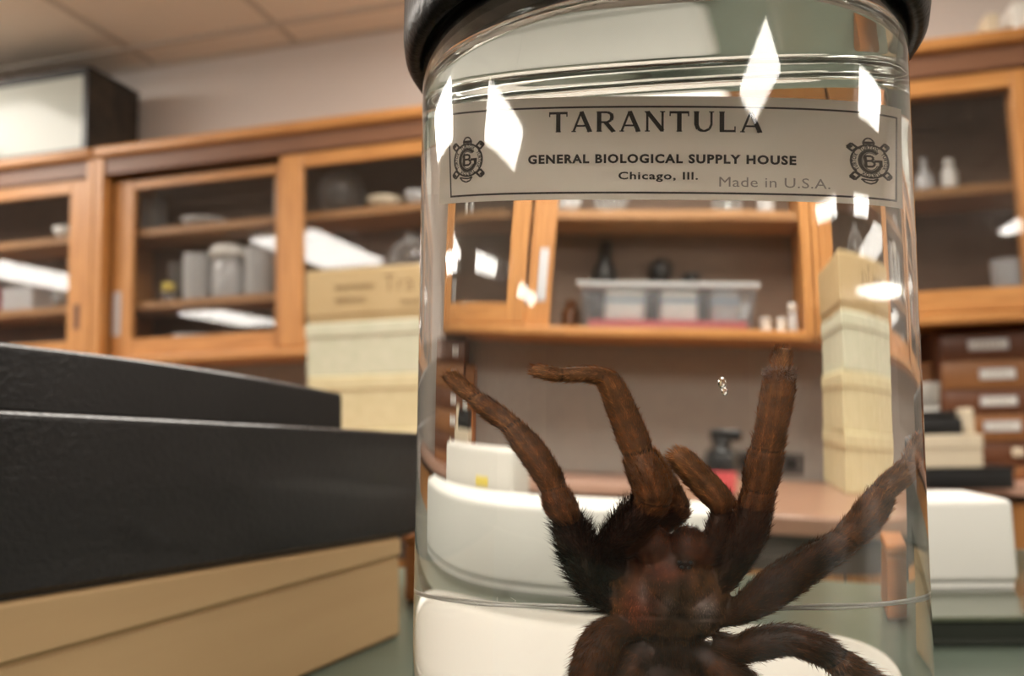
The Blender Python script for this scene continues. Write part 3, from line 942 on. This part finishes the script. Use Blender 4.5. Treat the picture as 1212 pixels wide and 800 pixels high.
line('city_line', 'Chicago, Ill.', -.0064, .0085, -.0074, .00170, .022, spacing=1.12)
line('origin_stamp', 'Made in U.S.A.', .0124, .0322, -.0089, .0023, .0, 'stamp', spacing=1.05)
def turtle(cx, cz, s, rot):
    e = link('turtle_emblem', None, label)
    e.empty_display_size = .002
    def pl(m, x, z):
        x, z = x * s, z * s
        return (cx + x * math.cos(rot) - z * math.sin(rot), 0, cz + x * math.sin(rot) + z * math.cos(rot))
    def loop(m, pts, wd, closed=True):
        n_ = len(pts)
        for i in range(n_ if closed else n_ - 1):
            a, b_ = pts[i], pts[(i + 1) % n_]
            q = MB(); quad(q, a[0], a[1], b_[0], b_[1], wd * 1.22)
            m.add([pl(m, v[0], v[2]) for v in q.v], q.f)
    ell = lambda rx, rz, n_=40, a0=0, a1=360: [(rx * math.cos(R_(a0 + (a1 - a0) * i / n_)), rz * math.sin(R_(a0 + (a1 - a0) * i / n_))) for i in range(n_ + (1 if a1 - a0 < 360 else 0))]
    shell = MB(); loop(shell, ell(3.75, 3.9), .32)
    ink('shell_outline', shell, parent=e)
    limbs = MB()
    loop(limbs, [(-.95, 3.8), (-1.1, 4.5), (-.6, 5.3), (0, 5.55), (.6, 5.3), (1.1, 4.5), (.95, 3.8)], .28, False)
    loop(limbs, [(-.9, 4.4), (.9, 4.4)], .5, False)
    for sx_, sz_ in ((-1, 1), (1, 1), (-1, -1), (1, -1)):
        bx_, bz_ = sx_ * 2.75, sz_ * 2.75
        pts = [(bx_ - sx_ * .45, bz_ + sz_ * .5), (bx_ + sx_ * .6, bz_ + sz_ * 1.55), (bx_ + sx_ * 1.5, bz_ + sz_ * .75), (bx_ + sx_ * .5, bz_ - sz_ * .35)]
        loop(limbs, pts, .38)
        loop(limbs, [(bx_ + sx_ * .55, bz_ + sz_ * 1.1), (bx_ + sx_ * 1.05, bz_ + sz_ * .6)], .55, False)
    loop(limbs, [(-2.1, -4.1), (-1.4, -4.9), (-.4, -5.3), (.6, -5.0), (1.2, -4.1), (.2, -4.5), (-.8, -4.4), (-2.1, -4.1)], .28)
    ink('limbs', limbs, parent=e)
    mono = MB()
    loop(mono, ell(2.05, 2.6, 30, 42, 335), .62, False)
    loop(mono, [(2.05, -1.25), (2.05, .1)], .6, False)
    loop(mono, [(.75, .05), (2.45, .05)], .45, False)
    loop(mono, [(-.95, -1.3), (-.95, 1.4)], .5, False)
    loop(mono, [(-1.1, 1.3), (.25, 1.25), (.7, .75), (.3, .15), (-.9, .1)], .38, False)
    loop(mono, [(.3, .1), (.9, -.5), (.45, -1.2), (-1.1, -1.25)], .38, False)
    loop(mono, ell(1.5, 2.05, 30, 50, 330), .16, False)
    ink('monogram', mono, parent=e)
    rl = MB()
    wv, wf = textmesh('TURTOX', 3.5, .95, .035, True, 1.1)
    for mid, flip in ((90, 0), (0, 0), (180, 0), (270, 0)):
        vs = []
        for a, _, b_ in wv:
            th = R_(mid) - a / 2.75
            rr_ = 2.80 + b_ * .82
            vs.append(pl(rl, rr_ * math.cos(th), rr_ * 1.04 * math.sin(th)))
        rl.add(vs, wf)
    ink('ring_lettering', rl, parent=e)
turtle(-.0377, -.0022, .00096, R_(1))
turtle(.0394, -.0021, .00096, R_(5))

# ---------------------------------------------------------------- thread
t = thing('mounting_thread', 'thin white thread stretched across the fluid behind the tarantula', 'thread')
t.matrix_world = JM
m = MB()
def thpath(dz, ph):
    pts = []
    for i in range(41):
        x = -.0545 + .109 * i / 40
        z = -.0461 + .0022 * (x / .04) + dz + .0012 * (x / .042) ** 2 + .00012 * math.sin(i * 1.1 + ph)
        pts.append((x, .008 + .0002 * math.sin(i * .9 + ph), z))
    return pts
m.tube(thpath(.0003, 0), .00036, 6).tube(thpath(-.00030, 2), .00034, 6)
part('twisted_strand', m, 'thread', t)
m = MB()
for k in range(9):
    x = random.uniform(-.035, .04); z = -.0461 + .0022 * (x / .04) + .0012 * (x / .042) ** 2
    a = random.uniform(0, 6.3)
    m.tube([(x, .008, z), (x + .0012 * math.cos(a), .0075, z + .0012 * math.sin(a)), (x + .0022 * math.cos(a + .5), .007, z + .002 * math.sin(a + .5))], .00005, 4)
part('loose_fibre', m, 'thread', t)

# ================================================================ the tarantula
LEG = {
'A': [(-38.3, 4.0, 9.22, 1.53), (-36.27, 2.0, 6.15, 1.86), (-33.7, 0.0, 2.97, 1.95), (-30.1, -2.0, -0.71, 2.42), (-26.78, -4.0, -3.87, 2.28), (-23.74, -5.0, -8.35, 2.88), (-20.07, -6.0, -14.84, 2.88), (-18.95, -6.0, -17.89, 2.7), (-17.52, -6.0, -22.06, 3.26), (-15.95, -5.0, -25.52, 2.86), (-14.38, -4.0, -30.69, 3.53), (-12.83, -2.0, -35.98, 3.61), (-11.3, 0.0, -39.98, 3.36), (-8.55, 1.0, -42.99, 3.02), (-5.08, 2.0, -44.82, 2.9)],
'B': [(-23.32, -12.0, 9.45, 1.21), (-20.58, -12.0, 8.66, 1.67), (-17.39, -11.5, 8.08, 1.77), (-13.42, -11.0, 8.27, 1.86), (-9.96, -10.5, 7.7, 2.14), (-8.4, -10.0, 6.18, 2.42), (-6.71, -9.0, 1.61, 2.79), (-4.88, -8.5, -4.08, 2.98), (-3.37, -8.0, -9.17, 3.16), (-1.86, -8.0, -13.84, 3.63), (-0.82, -7.5, -17.58, 3.63), (-0.54, -7.0, -19.84, 3.44), (-1.77, -6.0, -21.83, 3.44), (-3.92, -5.0, -25.38, 4.0), (-6.54, -3.0, -29.47, 3.92), (-8.55, -1.0, -32.85, 3.04), (-7.33, 0.0, -36.52, 2.88), (-4.0, 1.0, -38.93, 2.8)],
'C': [(-1.69, 8.0, -9.13, 1.72), (0.58, 7.0, -14.61, 2.33), (2.68, 6.0, -19.41, 2.42), (4.01, 5.0, -22.59, 2.14), (2.93, 4.0, -24.47, 2.24), (0.33, 3.0, -26.4, 2.56), (-2.43, 2.0, -28.33, 2.56), (-3.51, 1.0, -31.32, 2.4), (-0.95, 0.0, -34.1, 2.48)],
'D': [(2.9, -6.0, -9.12, 1.95), (4.4, -6.0, -10.6, 2.6), (6.77, -5.5, -13.76, 2.79), (9.11, -5.0, -16.91, 2.88), (10.84, -5.0, -19.64, 2.79), (11.1, -4.5, -22.27, 1.85), (10.75, -4.0, -25.84, 2.29), (9.97, -3.0, -29.12, 2.59), (8.61, -2.0, -31.89, 2.52), (6.52, 0.0, -34.48, 2.37)],
'E': [(22.58, -6.0, 14.24, 1.3), (22.26, -6.0, 11.78, 1.86), (22.07, -6.0, 8.95, 1.77), (21.74, -6.0, 6.69, 2.7), (21.08, -6.0, 1.44, 2.98), (20.12, -6.0, -4.17, 2.79), (19.47, -5.5, -8.28, 3.16), (18.5, -5.0, -13.52, 3.26), (17.86, -4.5, -17.26, 3.16), (17.06, -4.0, -21.39, 3.2), (15.81, -3.0, -26.68, 3.52), (14.14, -1.0, -31.59, 3.28), (12.35, 0.0, -35.5, 2.96), (10.56, 1.0, -38.51, 2.8), (7.61, 2.0, -41.05, 2.72)],
'F': [(43.51, 6.0, -5.17, 1.12), (42.76, 5.0, -8.05, 1.58), (41.94, 4.0, -11.46, 1.95), (40.21, 2.0, -14.55, 2.42), (37.8, 0.0, -17.59, 2.42), (36.51, -2.0, -20.78, 2.98), (34.16, -3.0, -24.73, 3.07), (31.96, -4.0, -27.57, 2.98), (29.6, -4.0, -29.78, 3.01), (26.11, -3.0, -32.89, 3.44), (21.89, -2.0, -36.81, 3.78), (18.32, -1.0, -40.57, 3.7), (15.46, 0.0, -43.24, 3.1), (12.73, 1.0, -45.02, 2.67), (8.98, 2.0, -46.16, 2.67)],
'G': [(39.07, 10.0, -71.14, 1.3), (37.42, 8.0, -65.94, 1.77), (35.03, 5.0, -60.96, 2.42), (31.68, 2.0, -56.92, 2.88), (28.68, 0.0, -53.39, 2.94), (25.51, -2.0, -50.64, 3.36), (21.5, -2.0, -49.59, 3.36), (17.35, -1.0, -50.9, 3.53), (13.69, 1.0, -52.61, 2.94), (9.59, 2.0, -51.99, 2.86)],
'H': [(-20.42, 10.0, -77.26, 1.49), (-16.39, 6.0, -74.48, 2.33), (-13.81, 2.0, -69.21, 3.06), (-12.67, -2.0, -62.58, 3.6), (-11.51, -3.0, -56.76, 3.78), (-10.18, -2.0, -52.63, 3.78), (-7.94, 0.0, -49.89, 3.42), (-4.04, 2.0, -49.24, 3.02)],
'I': [(21.68, 12.0, -81.2, 1.65), (19.96, 8.0, -75.74, 2.4), (16.91, 4.0, -66.9, 3.4), (13.22, 2.0, -60.43, 4.0), (9.5, 2.0, -56.73, 4.0), (6.25, 3.0, -53.89, 3.5)],
'J': [(-13.05, 12.0, -84.95, 1.6), (-10.52, 8.0, -76.94, 2.4), (-8.21, 4.0, -68.22, 3.3), (-6.15, 2.0, -61.28, 4.0), (-4.06, 2.0, -56.67, 4.0), (-1.09, 3.0, -54.06, 3.5)],
}
# index of the first femur point in each limb (before it: tarsus to patella)
FTONE = {'A': .03, 'B': .03, 'C': .08, 'D': .10, 'E': .08, 'F': .20, 'G': .18, 'H': .40, 'I': .35, 'J': .35}
FEM = {'A': 9, 'B': 12, 'C': 4, 'D': 5, 'E': 9, 'F': 8, 'G': 4, 'H': 3, 'I': 2, 'J': 2}
JOINT = {'A': [2, 4, 7, 9], 'B': [2, 4, 8, 11], 'C': [3], 'D': [5], 'E': [2, 6, 8], 'F': [2, 4, 7], 'G': [2, 4], 'H': [2, 3], 'I': [2], 'J': [2]}
def spline(pts, per=7):
    P = np.array(pts, float)
    out = []
    n = len(P)
    for i in range(n - 1):
        p0, p1, p2, p3 = P[max(i - 1, 0)], P[i], P[i + 1], P[min(i + 2, n - 1)]
        for k in range(per):
            t_ = k / per
            out.append((.5 * (2 * p1 + (p2 - p0) * t_ + (2 * p0 - 5 * p1 + 4 * p2 - p3) * t_ ** 2 + (3 * p1 - p0 - 3 * p2 + p3) * t_ ** 3), i + t_))
    out.append((P[-1], n - 1.0))
    return out
samp, stone, stan, srad, sjnt, sfem = [], [], [], [], [], []
tm = MB()
for k, pts in LEG.items():
    sp = spline(pts)
    P = [q[0][:3] * .001 for q in sp]
    rad = []
    for q, t_ in sp:
        r = max(q[3], .9) * .001
        for j in JOINT[k]:
            r *= 1 - .13 * math.exp(-((t_ - j) / .16) ** 2)
        rad.append(r)
    rad[0] *= .55
    tm.tube(P, rad, 14)
    for i, (q, t_) in enumerate(sp):
        samp.append(P[i])
        tip = t_ / FEM[k]
        stone.append(1.0 - .50 * min(tip, 1) if t_ < FEM[k] else FTONE[k])
        srad.append(rad[i]); sjnt.append(min(abs(t_ - j) for j in JOINT[k])); sfem.append(t_ >= FEM[k])
        d_ = P[max(i - 1, 0)] - P[min(i + 1, len(P) - 1)]
        stan.append(d_ / np.linalg.norm(d_))
def blob(c, r, tone, tan=(0, 0, -1)):
    tm.ball([v * .001 for v in c], [v * .001 for v in r], 28, 18)
    for i in range(60):
        v = rng.normal(size=3); v /= np.linalg.norm(v)
        samp.append(np.array(c) * .001 + v * np.array(r) * .00085)
        stone.append(tone); stan.append(np.array(tan, float)); srad.append(.01); sjnt.append(9); sfem.append(False)
blob((2.3, .5, -41.2), (10.2, 5.2, 11.6), -.5)                # carapace
blob((2.5, -2.0, -37.5), (6.5, 4.2, 7.0), -.5)               # raised head region
blob((-.6, -1.8, -30.8), (3.3, 4.2, 5.0), -.2, (0, 0, 1))      # chelicerae
blob((5.4, -1.8, -30.8), (3.5, 4.2, 5.2), -.2, (0, 0, 1))
blob((2.3, 3.0, -54.0), (5.5, 4.5, 6.0), .1)                   # pedicel and hind coxae
blob((.7, 4.5, -69.0), (10.0, 9.5, 14.5), .45)                 # abdomen
blob((4.9, -5.6, -33.6), (1.6, 1.3, 1.4), -.5)                 # eye mound
raw = tm.mesh('tarantula_raw', None, fixn=False)
ro = link('tarantula_raw', raw)
md = ro.modifiers.new('remesh', 'REMESH')
md.mode = 'VOXEL'
md.voxel_size = .00045
sm_ = ro.modifiers.new('smooth', 'SMOOTH')
sm_.factor = .5
sm_.iterations = 4
dg = bpy.context.evaluated_depsgraph_get()
body_me = bpy.data.meshes.new_from_object(ro.evaluated_get(dg))
bpy.data.objects.remove(ro)
body_me.name = 'body'
V = np.empty(len(body_me.vertices) * 3); body_me.vertices.foreach_get('co', V); V = V.reshape(-1, 3)
NV = np.empty(len(V) * 3); body_me.vertices.foreach_get('normal', NV); NV = NV.reshape(-1, 3)
samp = np.array(samp); stone = np.array(stone); stan = np.array(stan)
near = np.empty(len(V), int)
for i in range(0, len(V), 4000):
    d2 = ((V[i:i + 4000, None, :] - samp[None]) ** 2).sum(2)
    near[i:i + 4000] = d2.argmin(1)
# palette: femur almost black brown, patella to tarsus chestnut to tan, carapace red brown with a pale film
def tone_col(t_):
    c0, c1, c2 = np.array([.022, .008, .004]), np.array([.085, .027, .008]), np.array([.20, .085, .030])
    car = np.array([.105, .028, .008])
    if t_ < -.7:
        return np.array([.008, .005, .004])
    if t_ < -.3:
        return car
    if t_ < 0:
        return car * .55
    return c0 + (c1 - c0) * min(t_ / .5, 1) + (c2 - c1) * max(0, (t_ - .5) / .5)
tc_ = np.array([tone_col(t_) for t_ in stone])[near]
from mathutils import noise as mn
srad = np.array(srad); sjnt = np.array(sjnt); sfem = np.array(sfem)
lat = np.cross(stan[near], np.array([0., -1., 0.]))
lat /= np.linalg.norm(lat, axis=1)[:, None] + 1e-9
lt = ((V - samp[near]) * lat).sum(1) / srad[near]
onleg = sjnt[near] < 8
# pale lengthwise stripes on the segments past the femur, dark rings at the joints
stripe = onleg & ~sfem[near] & (NV[:, 1] < .3)
tc_ = tc_ * (1 + .65 * (stripe * (np.exp(-((lt - .18) / .09) ** 2) + np.exp(-((lt + .42) / .08) ** 2))))[:, None]
tc_ = tc_ * (1 - .55 * onleg * np.exp(-(sjnt[near] / .07) ** 2))[:, None]
pale = onleg & (sjnt[near] > .07) & (sjnt[near] < .18)
tc_[pale] *= 1.35
carm = (stone[near] <= -.3) & (stone[near] > -.7)
for i in np.nonzero(carm)[0]:
    q = mn.noise(Vector(V[i] * 170)) + .25 * mn.noise(Vector(V[i] * 500))
    k = min(max((q + .1) / .5, 0), 1)
    x_, z_ = V[i][0] * 1000, V[i][2] * 1000
    g = lambda cx_, cz_, rx_, rz_: math.exp(-((x_ - cx_) / rx_) ** 2 - ((z_ - cz_) / rz_) ** 2)
    c_ = np.array([.070, .026, .008]) * (.65 + .7 * k)
    red = min(1, g(-3.6, -43.5, 3.0, 5.5) + .8 * g(1.0, -35.5, 3.5, 2.0))
    c_ = c_ * (1 - .75 * red) + np.array([.15, .032, .012]) * .75 * red
    pale = min(1, 1.1 * g(8.4, -44.2, 1.9, 2.6) + .8 * g(1.8, -42.4, 1.4, 1.8) + .5 * g(-2.6, -40.5, .9, 3.0)) * (.35 + .65 * k)
    c_ = c_ * (1 - pale) + np.array([.21, .165, .15]) * pale
    # the eye mound and the central pit are dark
    c_ = c_ * (1 - .8 * g(4.9, -33.6, 1.3, 1.2)) * (1 - .75 * g(3.9, -45.7, 1.2, .8))
    tc_[i] = c_
# gentle relief on the carapace: central pit and radiating grooves
for i in np.nonzero(carm)[0]:
    if V[i][1] < 0:
        dx, dz = V[i][0] - .0039, V[i][2] + .0457
        rr_ = math.hypot(dx, dz)
        a_ = math.atan2(dz, dx)
        dep = .0009 * math.exp(-(rr_ / .0014) ** 2) + .00045 * max(0, math.cos(a_ * 8)) ** 4 * math.exp(-((rr_ - .005) / .003) ** 2)
        V[i] -= NV[i] * dep
body_me.vertices.foreach_set('co', V.ravel())
ca = body_me.color_attributes.new('tone', 'FLOAT_COLOR', 'POINT')
ca.data.foreach_set('color', np.c_[tc_, np.ones(len(V))].ravel())
body_me.polygons.foreach_set('use_smooth', [True] * len(body_me.polygons))
body_me.materials.clear()
body_me.materials.append(M['spider'])
sp_root = thing('tarantula', 'preserved brown hairy tarantula floating in the jar with legs spread upward', 'spider')
sp_root.matrix_world = JM
link('body', body_me, sp_root)

# hairs: tapered slivers over the whole body, long and dark on the femora
def hairs(name, count, sel, lmin, lmax, rad, lift, bright):
    idx = np.nonzero(sel)[0]
    ch = rng.choice(idx, count)
    vs = np.empty((count * 4, 3)); cs = np.empty((count * 4, 4)); fs = []
    for n_, i in enumerate(ch):
        p, nn_, tn = V[i], NV[i], stan[near[i]]
        d_ = nn_ * lift + tn * (1.0) + rng.normal(size=3) * .28
        d_ /= np.linalg.norm(d_)
        L = rng.uniform(lmin, lmax)
        a = np.cross(d_, rng.normal(size=3)); a /= np.linalg.norm(a) + 1e-9
        b_ = np.cross(d_, a)
        o = p - nn_ * .0001
        bend = tn * L * .25
        vs[n_ * 4] = o + a * rad
        vs[n_ * 4 + 1] = o - a * rad * .5 + b_ * rad * .87
        vs[n_ * 4 + 2] = o - a * rad * .5 - b_ * rad * .87
        vs[n_ * 4 + 3] = o + d_ * L + bend
        c_ = np.clip(tc_[i] * bright * rng.uniform(.7, 1.4), 0, 1)
        for q in range(4):
            cs[n_ * 4 + q] = (*c_, 1)
        k = n_ * 4
        fs += [(k, k + 1, k + 3), (k + 1, k + 2, k + 3), (k + 2, k, k + 3)]
    me = bpy.data.meshes.new(name)
    me.from_pydata(vs.tolist(), [], fs)
    at = me.color_attributes.new('tone', 'FLOAT_COLOR', 'POINT')
    at.data.foreach_set('color', cs.ravel())
    me.materials.append(M['hair'])
    o = link(name, me, sp_root)
    o['kind'] = 'stuff'
    return o
st = stone[near]
fem = sfem[near] & (st < .3)
limb = (st >= 0) & ~fem
hairs('short_hair', 20000, limb & (V[:, 2] > -.056), .0006, .0015, .00007, .38, 1.9)
hairs('femur_hair', 9000, fem, .0007, .0019, .00008, .5, 2.2)
hairs('femur_bristle', 2200, fem & (st < .05), .0018, .0036, .0001, 1.0, .9)
hairs('carapace_hair', 4500, st < -.1, .0004, .0011, .00005, .22, 2.6)
hairs('abdomen_hair', 9000, limb & (V[:, 2] <= -.048), .0010, .0026, .00008, .5, 1.8)
for ex_, ez_ in ((3.9, -33.2), (5.9, -33.2), (4.3, -34.3), (5.5, -34.3)):
    part('eye', MB().ball((ex_ * .001, -.0066, ez_ * .001), .0004, 12, 8), 'black', sp_root)
# pale tuft on the tip of the right front leg
m = MB()
for k in range(260):
    a = rng.normal(size=3); a[1] = -abs(a[1]); a /= np.linalg.norm(a)
    o = np.array([.0220, -.0062, .0086]) + a * np.array([.0026, .0026, .0013])
    e = o + a * rng.uniform(.0004, .0011) + np.array([0, 0, rng.uniform(-.0006, .0008)])
    m.tube([o, (o + e) / 2 + rng.normal(size=3) * .00015, e], [.00006, .00005, .00002], 3, False)
q = part('pale_tuft', m, pbr('pale_tuft', (.50, .34, .27), .8), sp_root)
q['kind'] = 'stuff'
q['label'] = 'pale pinkish tuft of hair at the leg tip'

bpy.context.view_layer.update()
